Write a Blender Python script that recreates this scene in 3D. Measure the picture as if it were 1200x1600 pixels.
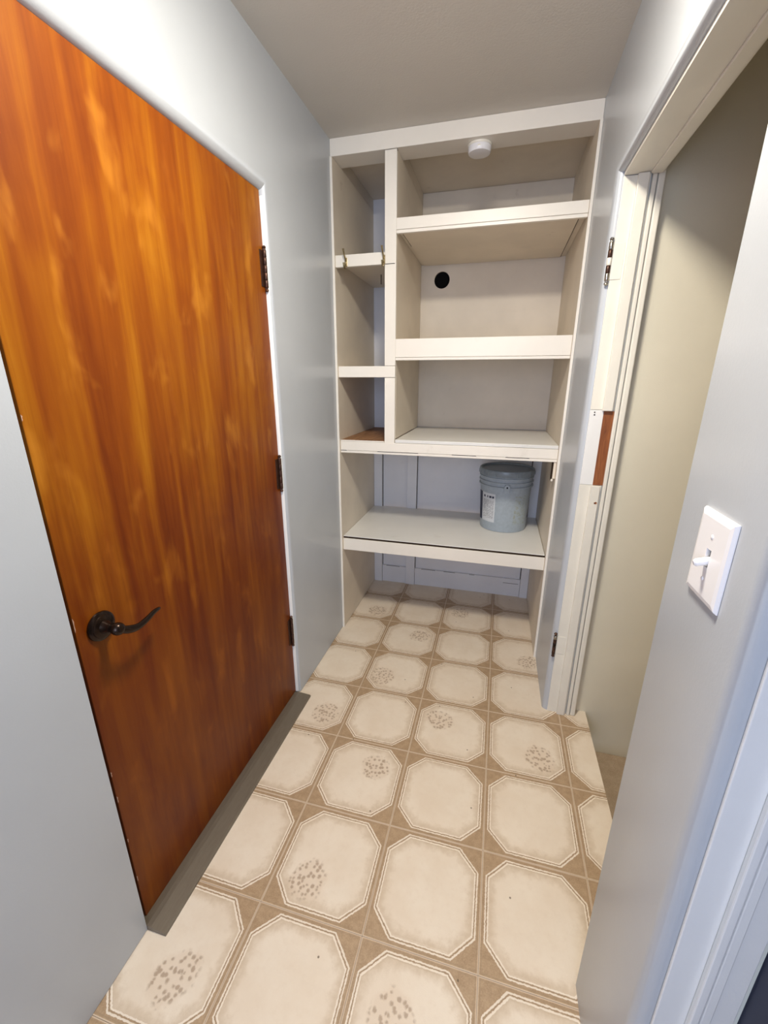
import bpy, bmesh, math, random
from mathutils import Vector, Matrix

# ------------------------------------------------------------------ scene, camera, light
for o in list(bpy.data.objects):
    bpy.data.objects.remove(o)
scn = bpy.context.scene
COL = scn.collection

CAM = Vector((0.81217, -1.17756, 1.42652))
YAW, PITCH, ROLL, FPX = 0.2603, -0.3043, 0.0014, 657.2354
cam_d = bpy.data.cameras.new('camera')
cam = bpy.data.objects.new('camera', cam_d)
COL.objects.link(cam)
F = Vector((-math.sin(YAW) * math.cos(PITCH), math.cos(YAW) * math.cos(PITCH), math.sin(PITCH)))
R0 = Vector((math.cos(YAW), math.sin(YAW), 0))
U0 = R0.cross(F)
Rv = R0 * math.cos(ROLL) + U0 * math.sin(ROLL)
Uv = -R0 * math.sin(ROLL) + U0 * math.cos(ROLL)
m = Matrix.Identity(4)
for i in range(3):
    m[i][0], m[i][1], m[i][2], m[i][3] = Rv[i], Uv[i], -F[i], CAM[i]
cam.matrix_world = m
cam_d.sensor_fit = 'HORIZONTAL'
cam_d.sensor_width = 36.0
cam_d.lens = FPX * 36.0 / 1200.0
cam_d.clip_start = 0.02
scn.camera = cam

world = bpy.data.worlds.new('world')
scn.world = world
world.use_nodes = True
bg = world.node_tree.nodes['Background']
bg.inputs[0].default_value = (0.62, 0.74, 1.0, 1)
bg.inputs[1].default_value = 1.0


def area(name, loc, rot, sx, sy, power, col, shape='RECTANGLE'):
    l = bpy.data.lights.new(name, 'AREA')
    l.shape = shape
    l.size = sx
    if shape in ('RECTANGLE', 'ELLIPSE'):
        l.size_y = sy
    l.energy = power
    l.color = col
    o = bpy.data.objects.new(name, l)
    COL.objects.link(o)
    o.location = loc
    o.rotation_euler = rot
    return o


# daylight through the window of the room behind the viewer
area('window_daylight', (0.55, -2.78, 1.45), (math.radians(90), 0, 0), 1.0, 1.5, 20, (0.66, 0.75, 1.0))

vs = scn.view_settings
vs.view_transform = 'Standard'
vs.look = 'None'
vs.exposure = 0.34
vs.gamma = 1.0
vs.use_curve_mapping = False

# ------------------------------------------------------------------ measured dimensions (metres)
W = 1.1065        # right wall plane, left wall is x = 0
H = 2.434         # ceiling
YC = 0.9307       # front of the shelving
YB = 1.58         # back wall
YR = -2.7         # rear wall of the place behind the viewer
YJ = 0.5135       # far side of the right doorway
YN = -0.4303      # near side of the right doorway
ZL = 2.04         # lintel height
DY0, DY1, DZ = -0.617, 0.3209, 2.031   # opening of the left door
TILE = 0.3048
GX, GY = 0.2625, 0.7395


# ------------------------------------------------------------------ node helpers
class NT:
    def __init__(s, name):
        s.m = bpy.data.materials.new(name)
        s.m.use_nodes = True
        s.t = s.m.node_tree
        s.b = s.t.nodes['Principled BSDF']

    def n(s, typ, **kw):
        d = s.t.nodes.new(typ)
        for k, v in kw.items():
            setattr(d, k, v)
        return d

    def link(s, a, b):
        s.t.links.new(a, b)

    def setin(s, sock, v):
        if isinstance(v, bpy.types.NodeSocket):
            s.link(v, sock)
        else:
            sock.default_value = v

    def math(s, op, a, b=None, c=None):
        d = s.n('ShaderNodeMath', operation=op)
        s.setin(d.inputs[0], a)
        if b is not None:
            s.setin(d.inputs[1], b)
        if c is not None:
            s.setin(d.inputs[2], c)
        return d.outputs[0]

    def mix(s, fac, a, b, blend='MIX'):
        d = s.n('ShaderNodeMix', data_type='RGBA', blend_type=blend)
        s.setin(d.inputs[0], fac)
        s.setin(d.inputs[6], a if isinstance(a, bpy.types.NodeSocket) else (*a, 1))
        s.setin(d.inputs[7], b if isinstance(b, bpy.types.NodeSocket) else (*b, 1))
        return d.outputs[2]

    def coords(s, out='Object', scale=(1, 1, 1), loc=(0, 0, 0)):
        tc = s.n('ShaderNodeTexCoord')
        mp = s.n('ShaderNodeMapping')
        mp.inputs['Scale'].default_value = scale
        mp.inputs['Location'].default_value = loc
        s.link(tc.outputs[out], mp.inputs[0])
        return mp.outputs[0]

    def pos(s, scale=(1, 1, 1), loc=(0, 0, 0)):
        g = s.n('ShaderNodeNewGeometry')
        mp = s.n('ShaderNodeMapping')
        mp.inputs['Scale'].default_value = scale
        mp.inputs['Location'].default_value = loc
        s.link(g.outputs['Position'], mp.inputs[0])
        return mp.outputs[0]

    def noise(s, vec, scale, detail=4, rough=0.55, dist=0.0):
        d = s.n('ShaderNodeTexNoise')
        s.link(vec, d.inputs['Vector'])
        d.inputs['Scale'].default_value = scale
        d.inputs['Detail'].default_value = detail
        d.inputs['Roughness'].default_value = rough
        d.inputs['Distortion'].default_value = dist
        return d.outputs[0]

    def ramp(s, fac, stops):
        d = s.n('ShaderNodeValToRGB')
        e = d.color_ramp.elements
        while len(e) < len(stops):
            e.new(0.5)
        for el, (p, c) in zip(e, stops):
            el.position = p
            el.color = (*c, 1) if len(c) == 3 else c
        s.link(fac, d.inputs[0])
        return d.outputs[0]

    def smooth(s, v, lo, hi, a=0.0, b=1.0):
        d = s.n('ShaderNodeMapRange', interpolation_type='SMOOTHSTEP')
        s.setin(d.inputs[0], v)
        d.inputs[1].default_value = lo
        d.inputs[2].default_value = hi
        d.inputs[3].default_value = a
        d.inputs[4].default_value = b
        return d.outputs[0]

    def bump(s, h, strength=0.2, dist=0.002):
        d = s.n('ShaderNodeBump')
        d.inputs['Strength'].default_value = strength
        d.inputs['Distance'].default_value = dist
        s.link(h, d.inputs['Height'])
        s.link(d.outputs[0], s.b.inputs['Normal'])

    def done(s, color, rough=0.5, metal=0.0, spec=0.5, coat=0.0, coatr=0.1):
        b = s.b
        s.setin(b.inputs['Base Color'], color if isinstance(color, bpy.types.NodeSocket) else (*color, 1))
        s.setin(b.inputs['Roughness'], rough)
        b.inputs['Metallic'].default_value = metal
        b.inputs['Specular IOR Level'].default_value = spec
        b.inputs['Coat Weight'].default_value = coat
        b.inputs['Coat Roughness'].default_value = coatr
        return s.m


def paint(name, col, rough=0.35, var=0.04, bump=0.12, spec=0.5, nscale=240, dirt=0.0, dirtcol=(0.3, 0.22, 0.14)):
    t = NT(name)
    v = t.pos()
    big = t.noise(v, 3.0, 4)
    dark = tuple(c * (1 - var * 2) for c in col)
    c = t.mix(t.smooth(big, 0.3, 0.7), dark, col)
    if dirt > 0:
        d = t.noise(v, 9.0, 6, 0.7)
        c = t.mix(t.smooth(d, 0.62, 0.74, 0, dirt), c, dirtcol)
    roll = t.noise(v, nscale, 2)
    t.bump(t.math('ADD', roll, t.math('MULTIPLY', t.noise(v, 14, 2), 0.8)), bump, 0.0015)
    return t.done(c, rough, spec=spec)


def flat(name, col, rough=0.5, metal=0.0, spec=0.5, var=0.0):
    t = NT(name)
    if var:
        c = t.mix(t.smooth(t.noise(t.pos(), 60, 4), 0.35, 0.7), col, tuple(x * (1 - var) for x in col))
    else:
        c = col
    return t.done(c, rough, metal, spec)


M = {}
M['wall'] = paint('grey_wall_paint', (0.49, 0.52, 0.555), 0.30, 0.02, 0.10)
M['wall_ceil'] = paint('ceiling_paint', (0.64, 0.60, 0.535), 0.7, 0.02, 0.35, 0.3, 150)
M['cream'] = paint('cream_paint', (0.82, 0.75, 0.63), 0.38, 0.04, 0.12, dirt=0.18)
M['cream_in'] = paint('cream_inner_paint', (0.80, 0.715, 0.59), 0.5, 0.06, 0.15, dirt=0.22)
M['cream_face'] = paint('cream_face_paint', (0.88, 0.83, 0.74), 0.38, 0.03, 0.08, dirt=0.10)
M['white_back'] = paint('white_back_paint', (0.78, 0.78, 0.80), 0.5, 0.04, 0.12, dirt=0.12)
M['shelf_white'] = paint('white_shelf_paint', (0.80, 0.79, 0.75), 0.32, 0.03, 0.06, dirt=0.10)
M['jamb'] = paint('jamb_paint', (0.82, 0.79, 0.70), 0.35, 0.05, 0.10, dirt=0.15)
M['jamb_new'] = paint('jamb_white_paint', (0.84, 0.84, 0.82), 0.35, 0.02, 0.10)
M['stairwall'] = paint('stair_wall_paint', (0.76, 0.71, 0.575), 0.42, 0.03, 0.2)
M['plastic_white'] = flat('white_plastic', (0.86, 0.85, 0.86), 0.25)
M['plastic_ivory'] = flat('ivory_plastic', (0.84, 0.80, 0.70), 0.35)
M['black'] = flat('black_void', (0.006, 0.006, 0.006), 0.9, 0, 0.1)
M['gap'] = flat('dark_gap', (0.035, 0.022, 0.014), 0.9, 0, 0.1)
M['bronze'] = flat('dark_bronze', (0.030, 0.018, 0.013), 0.22, 0.75)
M['hinge_brown'] = flat('brown_bronze_hinge', (0.085, 0.040, 0.026), 0.35, 0.6, var=0.4)
M['steel'] = flat('worn_steel', (0.55, 0.52, 0.46), 0.28, 1.0, var=0.6)
M['brass'] = flat('old_brass', (0.45, 0.36, 0.20), 0.3, 1.0, var=0.5)
M['pail'] = flat('grey_blue_plastic', (0.38, 0.44, 0.49), 0.35, var=0.10)
M['pail_lid'] = flat('grey_lid_plastic', (0.24, 0.285, 0.315), 0.3, var=0.15)
M['pail_scuff'] = None
M['navy'] = flat('navy_label', (0.012, 0.018, 0.05), 0.45)
M['chip'] = flat('pale_chipped_edge', (0.55, 0.36, 0.28), 0.6)
M['silver'] = flat('chrome_pin', (0.8, 0.8, 0.8), 0.15, 1.0)


def wood_bare():
    t = NT('bare_brown_wood')
    v = t.pos((1, 1, 0.12))
    a = t.noise(v, 60, 5, 0.6, 1.5)
    c = t.ramp(a, [(0.3, (0.16, 0.045, 0.012)), (0.55, (0.27, 0.085, 0.022)), (0.8, (0.36, 0.13, 0.04))])
    return t.done(c, 0.55)


M['bare'] = wood_bare()


def plywood():
    t = NT('raw_plywood')
    v = t.pos((1, 0.12, 1))
    a = t.noise(v, 50, 5, 0.6, 0.8)
    c = t.ramp(a, [(0.3, (0.17, 0.075, 0.03)), (0.7, (0.42, 0.22, 0.10))])
    return t.done(c, 0.6)


M['ply'] = plywood()


def door_wood():
    t = NT('orange_varnished_veneer')
    # vertical figure: stretched noises, flame-like blotches in the stain
    v1 = t.pos((1, 9, 0.55))
    v2 = t.pos((1, 3.2, 1.0), (0.3, 0.15, 0.4))
    v3 = t.pos((1, 38, 0.9))
    v4 = t.pos((1, 5.5, 2.4), (1.7, 0.6, 0.2))
    g1 = t.noise(v1, 2.2, 5, 0.6, 0.4)
    g2 = t.noise(v2, 1.6, 4, 0.6, 0.6)
    g3 = t.noise(v3, 3.0, 3, 0.6)
    g4 = t.noise(v4, 2.3, 3, 0.5, 0.3)
    f = t.math('ADD', t.math('MULTIPLY', g1, 0.55), t.math('MULTIPLY', g2, 0.45))
    c = t.ramp(f, [(0.30, (0.135, 0.021, 0.001)), (0.46, (0.225, 0.052, 0.002)),
                   (0.58, (0.310, 0.097, 0.003)), (0.74, (0.43, 0.170, 0.010))])
    c = t.mix(t.smooth(g4, 0.56, 0.74, 0, 0.42), c, (0.54, 0.215, 0.022))
    c = t.mix(t.smooth(g3, 0.50, 0.75, 0, 0.14), c, (0.14, 0.026, 0.002))
    # colour darker over the lower half; the boundary breaks into ragged vertical streaks
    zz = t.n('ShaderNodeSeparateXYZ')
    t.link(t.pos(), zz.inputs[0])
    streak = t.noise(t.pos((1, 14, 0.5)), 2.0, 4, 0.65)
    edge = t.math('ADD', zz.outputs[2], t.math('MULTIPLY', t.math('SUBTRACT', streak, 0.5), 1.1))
    upper_mix = t.smooth(edge, 0.75, 1.35)
    c = t.mix(1.0, c, t.mix(upper_mix, (0.60, 0.44, 0.25), (1.0, 1.0, 1.0)), 'MULTIPLY')
    fine = t.noise(t.pos((1, 260, 4)), 2.0, 3)
    t.bump(fine, 0.04, 0.001)
    return t.done(c, 0.42, 0, 0.22, 0.05, 0.2)


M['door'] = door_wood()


def threshold_mat():
    t = NT('brown_grey_threshold')
    a = t.noise(t.pos((6, 1, 6)), 30, 4)
    c = t.mix(a, (0.145, 0.118, 0.086), (0.195, 0.165, 0.125))
    return t.done(c, 0.4, 0.25)


M['threshold'] = threshold_mat()


def carpet():
    t = NT('tan_carpet')
    v = t.pos()
    a = t.noise(v, 260, 3, 0.7)
    b = t.noise(v, 30, 3)
    c = t.mix(a, (0.34, 0.24, 0.15), (0.74, 0.58, 0.42))
    c = t.mix(t.smooth(b, 0.3, 0.7, 0, 0.25), c, (0.3, 0.2, 0.12))
    t.bump(a, 1.0, 0.006)
    return t.done(c, 0.95, 0, 0.1)


M['carpet'] = carpet()


def vinyl():
    """one printed square: cream octagon with a double pale outline on tan; a sprig of small flowers
    where the object colour asks for it (R, G = where, B = yes)"""
    t = NT('printed_vinyl')
    tc = t.n('ShaderNodeTexCoord')
    mp = t.n('ShaderNodeMapping')
    mp.inputs['Scale'].default_value = (1 / TILE,) * 3
    t.link(tc.outputs['Object'], mp.inputs[0])
    pw = t.pos()
    # ragged print edges
    nz = t.n('ShaderNodeTexNoise')
    t.link(pw, nz.inputs['Vector'])
    nz.inputs['Scale'].default_value = 170
    nz.inputs['Detail'].default_value = 3
    vm = t.n('ShaderNodeVectorMath', operation='MULTIPLY_ADD')
    t.link(nz.outputs['Color'], vm.inputs[0])
    vm.inputs[1].default_value = (0.016,) * 3
    vm.inputs[2].default_value = (-0.008,) * 3
    va = t.n('ShaderNodeVectorMath', operation='ADD')
    t.link(vm.outputs[0], va.inputs[0])
    t.link(mp.outputs[0], va.inputs[1])
    sp = t.n('ShaderNodeSeparateXYZ')
    t.link(va.outputs[0], sp.inputs[0])
    ax = t.math('ABSOLUTE', sp.outputs[0])
    ay = t.math('ABSOLUTE', sp.outputs[1])
    dg = t.math('MULTIPLY', t.math('ADD', ax, ay), 0.632)
    d = t.math('MAXIMUM', t.math('MAXIMUM', ax, ay), dg)
    big = t.noise(pw, 7, 5, 0.6)
    mid = t.noise(pw, 45, 4, 0.65)
    fine = t.noise(pw, 300, 2, 0.6)
    tan = t.mix(t.smooth(mid, 0.3, 0.7), (0.33, 0.215, 0.120), (0.43, 0.295, 0.175))
    tan = t.mix(t.smooth(fine, 0.35, 0.7, 0, 0.35), tan, (0.56, 0.42, 0.27))
    cream = t.mix(t.smooth(big, 0.3, 0.7), (0.74, 0.625, 0.49), (0.79, 0.69, 0.56))
    cream = t.mix(t.smooth(mid, 0.45, 0.75, 0, 0.35), cream, (0.70, 0.58, 0.45))
    pale = (0.86, 0.76, 0.63)
    # soft toned rim of the octagon
    rim = t.smooth(t.math('ADD', d, t.math('MULTIPLY', t.math('SUBTRACT', mid, 0.5), 0.12)), 0.33, 0.445)
    inner = t.mix(t.math('MULTIPLY', rim, 0.66), cream, (0.53, 0.40, 0.27))
    c = t.mix(t.smooth(d, 0.434, 0.440), inner, tan)

    def line(dd, at, w, soft=0.003):
        e = t.math('ABSOLUTE', t.math('SUBTRACT', dd, at))
        return t.smooth(e, w, w + soft, 1, 0)
    l1 = line(d, 0.435, 0.0050)
    l2 = line(d, 0.4585, 0.0050)
    c = t.mix(t.math('MULTIPLY', l1, 0.85), c, pale)
    c = t.mix(t.math('MULTIPLY', l2, 0.85), c, pale)
    dark = line(d, 0.4473, 0.003)
    c = t.mix(t.math('MULTIPLY', dark, 0.45), c, (0.33, 0.23, 0.14))
    # pale joint cross at the sheet pattern's edge
    sp0 = t.n('ShaderNodeSeparateXYZ')
    t.link(mp.outputs[0], sp0.inputs[0])
    e = t.math('MAXIMUM', t.math('ABSOLUTE', sp0.outputs[0]), t.math('ABSOLUTE', sp0.outputs[1]))
    joint = t.smooth(e, 0.4895, 0.4925)
    c = t.mix(t.math('MULTIPLY', joint, 0.75), c, (0.68, 0.55, 0.41))
    # narrow darker lines either side of the joint
    c = t.mix(t.math('MULTIPLY', line(e, 0.480, 0.003), 0.45), c, (0.33, 0.23, 0.14))
    # flower sprig
    oi = t.n('ShaderNodeObjectInfo')
    so = t.n('ShaderNodeSeparateColor')
    t.link(oi.outputs['Color'], so.inputs[0])
    fx = t.math('SUBTRACT', sp0.outputs[0], t.math('SUBTRACT', so.outputs[0], 0.5))
    fy = t.math('SUBTRACT', sp0.outputs[1], t.math('SUBTRACT', so.outputs[1], 0.5))
    rr = t.math('SQRT', t.math('ADD', t.math('MULTIPLY', fx, fx), t.math('MULTIPLY', fy, fy)))
    vo = t.n('ShaderNodeTexVoronoi')
    t.link(pw, vo.inputs['Vector'])
    vo.voronoi_dimensions = '2D'
    vo.inputs['Scale'].default_value = 66
    vo.inputs['Randomness'].default_value = 1.0
    blob = t.smooth(t.math('ADD', vo.outputs['Distance'], t.math('MULTIPLY', t.math('SUBTRACT', mid, 0.5), 1.3)), 0.10, 0.46, 1, 0)
    area_m = t.smooth(t.math('ADD', rr, t.math('MULTIPLY', t.math('SUBTRACT', big, 0.5), 0.25)), 0.155, 0.205, 1, 0)
    on = t.math('MULTIPLY', so.outputs[2], area_m)
    c = t.mix(t.math('MULTIPLY', on, 0.30), c, (0.64, 0.50, 0.37))
    c = t.mix(t.math('MULTIPLY', t.math('MULTIPLY', on, blob), 0.72), c, (0.34, 0.235, 0.155))
    # specks of wear
    sk = t.n('ShaderNodeTexVoronoi')
    t.link(pw, sk.inputs['Vector'])
    sk.voronoi_dimensions = '2D'
    sk.inputs['Scale'].default_value = 6
    sc = t.n('ShaderNodeSeparateColor')
    t.link(sk.outputs['Color'], sc.inputs[0])
    c = t.mix(t.math('MULTIPLY', t.smooth(sk.outputs['Distance'], 0.010, 0.022, 0.8, 0), t.smooth(sc.outputs[0], 0.70, 0.72)), c, (0.10, 0.06, 0.03))
    hgt = t.math('ADD', t.math('MULTIPLY', t.smooth(d, 0.415, 0.43, 1, 0), 1.0),
                 t.math('ADD', t.math('MULTIPLY', l1, 0.6), t.math('ADD', t.math('MULTIPLY', l2, 0.6), t.math('MULTIPLY', fine, 0.35))))
    t.bump(hgt, 0.35, 0.0012)
    return t.done(c, t.math('ADD', 0.36, t.math('MULTIPLY', fine, 0.15)), 0, 0.45)


M['vinyl'] = vinyl()


# ------------------------------------------------------------------ mesh helpers
def tag(o, label=None, cat=None, group=None, kind=None):
    if label:
        o['label'] = label
    if cat:
        o['category'] = cat
    if group:
        o['group'] = group
    if kind:
        o['kind'] = kind
    return o


def world_loc(o):
    v = Vector((0, 0, 0))
    while o:
        v = v + o.location
        o = o.parent
    return v


def empty(name, loc):
    o = bpy.data.objects.new(name, None)
    o.empty_display_size = 0.05
    COL.objects.link(o)
    o.location = loc
    return o


def obj(name, bm, mat, parent=None, smooth=False, origin=None):
    """bm is in world coordinates; the object's origin goes to the mesh centre (or origin)"""
    if origin is None:
        lo = Vector((1e9,) * 3)
        hi = -lo
        for v in bm.verts:
            for i in range(3):
                lo[i] = min(lo[i], v.co[i])
                hi[i] = max(hi[i], v.co[i])
        origin = (lo + hi) / 2
    origin = Vector(origin)
    bmesh.ops.translate(bm, verts=bm.verts, vec=-origin)
    bmesh.ops.recalc_face_normals(bm, faces=bm.faces)
    me = bpy.data.meshes.new(name)
    bm.to_mesh(me)
    bm.free()
    if smooth:
        me.shade_smooth()
        try:
            me.set_sharp_from_angle(angle=math.radians(40))
        except Exception:
            pass
    for mm in (mat if isinstance(mat, (list, tuple)) else [mat]):
        me.materials.append(mm)
    o = bpy.data.objects.new(name, me)
    COL.objects.link(o)
    if parent:
        o.parent = parent
        o.location = origin - world_loc(parent)
    else:
        o.location = origin
    return o


def add_box(bm, x, y, z, bev=0.0, seg=2):
    r = bmesh.ops.create_cube(bm, size=1.0)
    vs_ = r['verts']
    for v in vs_:
        v.co = Vector(((x[0] + x[1]) / 2 + v.co.x * (x[1] - x[0]), (y[0] + y[1]) / 2 + v.co.y * (y[1] - y[0]),
                       (z[0] + z[1]) / 2 + v.co.z * (z[1] - z[0])))
    if bev > 0:
        es = list({e for v in vs_ for e in v.link_edges})
        bmesh.ops.bevel(bm, geom=es, offset=bev, segments=seg, affect='EDGES', profile=0.5)
    return bm


def box(name, x, y, z, mat, parent=None, bev=0.0012, seg=2):
    bm = bmesh.new()
    add_box(bm, x, y, z, bev, seg)
    return obj(name, bm, mat, parent)


def add_cyl(bm, p0, p1, r0, r1=None, n=20, cap=True):
    p0, p1 = Vector(p0), Vector(p1)
    r1 = r0 if r1 is None else r1
    d = p1 - p0
    q = d.to_track_quat('Z', 'Y').to_matrix().to_4x4()
    bmesh.ops.create_cone(bm, cap_ends=cap, segments=n, radius1=r0, radius2=r1, depth=d.length,
                          matrix=Matrix.Translation((p0 + p1) / 2) @ q)
    return bm


def add_lathe(bm, prof, centre, axis='Z', n=40):
    """prof: (radius, height) along the axis; closed at both ends where radius is 0"""
    rings = []
    for r, h in prof:
        ring = []
        if r < 1e-6:
            p = {'Z': (0, 0, h), 'X': (h, 0, 0), 'Y': (0, h, 0)}[axis]
            ring = [bm.verts.new(Vector(p) + Vector(centre))]
        else:
            for k in range(n):
                a = 2 * math.pi * k / n
                c, s_ = r * math.cos(a), r * math.sin(a)
                p = {'Z': (c, s_, h), 'X': (h, c, s_), 'Y': (s_, h, c)}[axis]
                ring.append(bm.verts.new(Vector(p) + Vector(centre)))
        rings.append(ring)
    for a, b in zip(rings, rings[1:]):
        if len(a) == 1 and len(b) == 1:
            continue
        for k in range(n):
            j = (k + 1) % n
            if len(a) == 1:
                bm.faces.new((a[0], b[k], b[j]))
            elif len(b) == 1:
                bm.faces.new((a[k], a[j], b[0]))
            else:
                bm.faces.new((a[k], a[j], b[j], b[k]))
    return bm


def add_tube(bm, pts, rads, n=12, flatten=None):
    """swept tube through pts with radii; flatten = (factor, axis vector) squashes the section"""
    pts = [Vector(p) for p in pts]
    rings = []
    prev = None
    for i, p in enumerate(pts):
        tan = (pts[min(i + 1, len(pts) - 1)] - pts[max(i - 1, 0)]).normalized()
        if prev is None:
            u = tan.orthogonal().normalized()
        else:
            u = (prev - tan * prev.dot(tan)).normalized()
        prev = u
        w = tan.cross(u)
        ring = []
        for k in range(n):
            a = 2 * math.pi * k / n
            off = (u * math.cos(a) + w * math.sin(a)) * rads[i]
            if flatten:
                ax = Vector(flatten[1]).normalized()
                off = off - ax * off.dot(ax) * (1 - flatten[0])
            ring.append(bm.verts.new(p + off))
        rings.append(ring)
    for a, b in zip(rings, rings[1:]):
        for k in range(n):
            j = (k + 1) % n
            bm.faces.new((a[k], a[j], b[j], b[k]))
    bm.faces.new(rings[0][::-1])
    bm.faces.new(rings[-1])
    return bm


def smooth_path(ctrl, n=24):
    """Catmull-Rom through control points (each may carry extra channels)"""
    out = []
    P = [ctrl[0]] + list(ctrl) + [ctrl[-1]]
    segs = len(ctrl) - 1
    for i in range(segs):
        p0, p1, p2, p3 = P[i], P[i + 1], P[i + 2], P[i + 3]
        k = max(2, n // segs)
        for j in range(k + (1 if i == segs - 1 else 0)):
            u = j / k
            out.append(tuple(0.5 * ((2 * b) + (-a + c) * u + (2 * a - 5 * b + 4 * c - d) * u * u + (-a + 3 * b - 3 * c + d) * u ** 3)
                             for a, b, c, d in zip(p0, p1, p2, p3)))
    return out


def notched_wall(name, x_front, x_back, y0, y1, z1, openings, mat, z0=0.0, steps=8):
    """a wall in a plane of constant x with door openings down to the floor; the plaster rolls into each opening.
    openings: (y_near, y_far, height, roll_near, roll_far, roll_top, roll_depth)"""
    sg = 1 if x_back > x_front else -1
    bm = bmesh.new()

    def outline(k):
        th = math.pi / 2 * k / steps
        pts = [(y0, z0)]
        for a, b, h, rn, rf, rt, dp in sorted(openings):
            q = 1 - math.sin(th)
            pts += [(a - rn * q, z0), (a - rn * q, h + rt * q), (b + rf * q, h + rt * q), (b + rf * q, z0)]
        pts += [(y1, z0), (y1, z1), (y0, z1)]
        return pts
    npts = 1 + 4 * len(openings) + 3
    layers = []
    for k in range(steps + 1):
        th = math.pi / 2 * k / steps
        row = []
        for i, (y, z) in enumerate(outline(k)):
            if 1 <= i <= 4 * len(openings):
                dp = sorted(openings)[(i - 1) // 4][6]
                row.append(bm.verts.new((x_front + sg * dp * (1 - math.cos(th)), y, z)))
            else:
                row.append(layers[0][i] if layers else bm.verts.new((x_front, y, z)))
        layers.append(row)
    back = [bm.verts.new((x_back, y, z)) for y, z in outline(steps)]
    bm.faces.new(layers[0])
    bm.faces.new(back[::-1])
    for p, q in zip(layers, layers[1:]):
        for c in range(len(openings)):
            for i in range(1 + 4 * c, 4 + 4 * c):
                bm.faces.new((p[i], p[i + 1], q[i + 1], q[i]))
    last = layers[-1]
    for c in range(len(openings)):
        for i in range(1 + 4 * c, 4 + 4 * c):
            bm.faces.new((last[i], last[i + 1], back[i + 1], back[i]))
    n = npts
    for i in (n - 3, n - 2, n - 1):
        j = (i + 1) % n
        bm.faces.new((last[i], last[j], back[j], back[i]))
    # undersides along the floor
    for i in range(0, n - 3, 4):
        col = [l[i] for l in layers] if i else [layers[0][0]]
        col2 = [l[i + 1] for l in layers] if i + 1 < n - 3 else [layers[0][n - 3]]
        bm.faces.new(col + [back[i]] + [back[i + 1]] + col2[::-1])
    bm.normal_update()
    bmesh.ops.triangulate(bm, faces=[fc for fc in bm.faces if len(fc.verts) > 4])
    return obj(name, bm, mat, smooth=True)


# ------------------------------------------------------------------ setting
wl = notched_wall('wall_left', 0.0, -0.12, YR, YB, H, [(DY0, DY1, DZ, 0.001, 0.016, 0.036, 0.026)], M['wall'], 0.0022)
tag(wl, 'smooth pale grey wall with rounded plaster edges around the orange door', 'wall', kind='structure')
wr = notched_wall('wall_right', W, W + 0.125, YR, YB, H, [(YN - 1.08, -0.672, 2.03, 0.02, 0.021, 0.021, 0.021), (YN, YJ, ZL, 0.004, 0.020, 0.022, 0.021)], M['wall'])
tag(wr, 'glossy pale grey wall holding the light switch and the open doorway', 'wall', kind='structure')
wb = box('wall_back', (-0.12, W + 0.125), (YB, YB + 0.08), (0, H), M['white_back'], None, 0)
tag(wb, 'white painted wall at the back of the closet shelves', 'wall', kind='structure')
cl = box('ceiling', (-0.12, 2.6), (YR - 0.1, YB + 0.08), (H, H + 0.08), M['wall_ceil'], None, 0)
tag(cl, 'plain beige grey ceiling above the white header board', 'ceiling', kind='structure')

# rear wall with its window opening (behind the viewer)
bm = bmesh.new()
add_box(bm, (-0.12, 0.05), (YR - 0.1, YR), (0, H))
add_box(bm, (1.05, W + 0.125), (YR - 0.1, YR), (0, H))
add_box(bm, (0.05, 1.05), (YR - 0.1, YR), (0, 0.7))
add_box(bm, (0.05, 1.05), (YR - 0.1, YR), (2.2, H))
wrr = obj('wall_rear', bm, M['wall'])
tag(wrr, 'pale grey end wall with a window opening facing the closet', 'wall', kind='structure')

# stairwell beyond the right doorway
YS = 0.5455
ws = box('wall_stairwell', (W + 0.125, 2.6), (YS, YS + 0.08), (-0.6, H), M['stairwall'], None, 0)
tag(ws, 'cream khaki wall seen through the open doorway', 'wall', kind='structure')
ws2 = box('wall_stairwell_end', (2.5, 2.6), (-1.6, YS), (-0.6, H), M['stairwall'], None, 0)
tag(ws2, 'cream end wall of the stairwell past the doorway', 'wall', kind='structure')
ws3 = box('wall_stairwell_near', (W + 0.125, 2.5), (-0.60, -0.52), (-0.6, H), M['stairwall'], None, 0)
tag(ws3, 'cream wall of the stairwell hidden behind the light switch wall', 'wall', kind='structure')
XE = 1.2935    # edge of the vinyl
bm = bmesh.new()
add_box(bm, (XE - 0.03, 2.5), (-0.52, YS), (-0.26, -0.207), 0.004)
fc = obj('floor_carpet', bm, M['carpet'])
tag(fc, 'tan carpeted step down beside the edge of the tiled floor', 'carpet', kind='structure')

# floor: slab and the printed squares
bm = bmesh.new()
add_box(bm, (-0.12, W + 0.12), (YR - 0.1, YB + 0.08), (-0.15, -0.0035))
add_box(bm, (W + 0.12, XE - 0.0015), (-0.62, YS), (-0.15, -0.0035))
fl = obj('floor', bm, M['threshold'], origin=(0.5, 0, 0))
tag(fl, 'worn cream and tan vinyl floor printed with octagons and small flower sprigs', 'floor', kind='structure')
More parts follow.
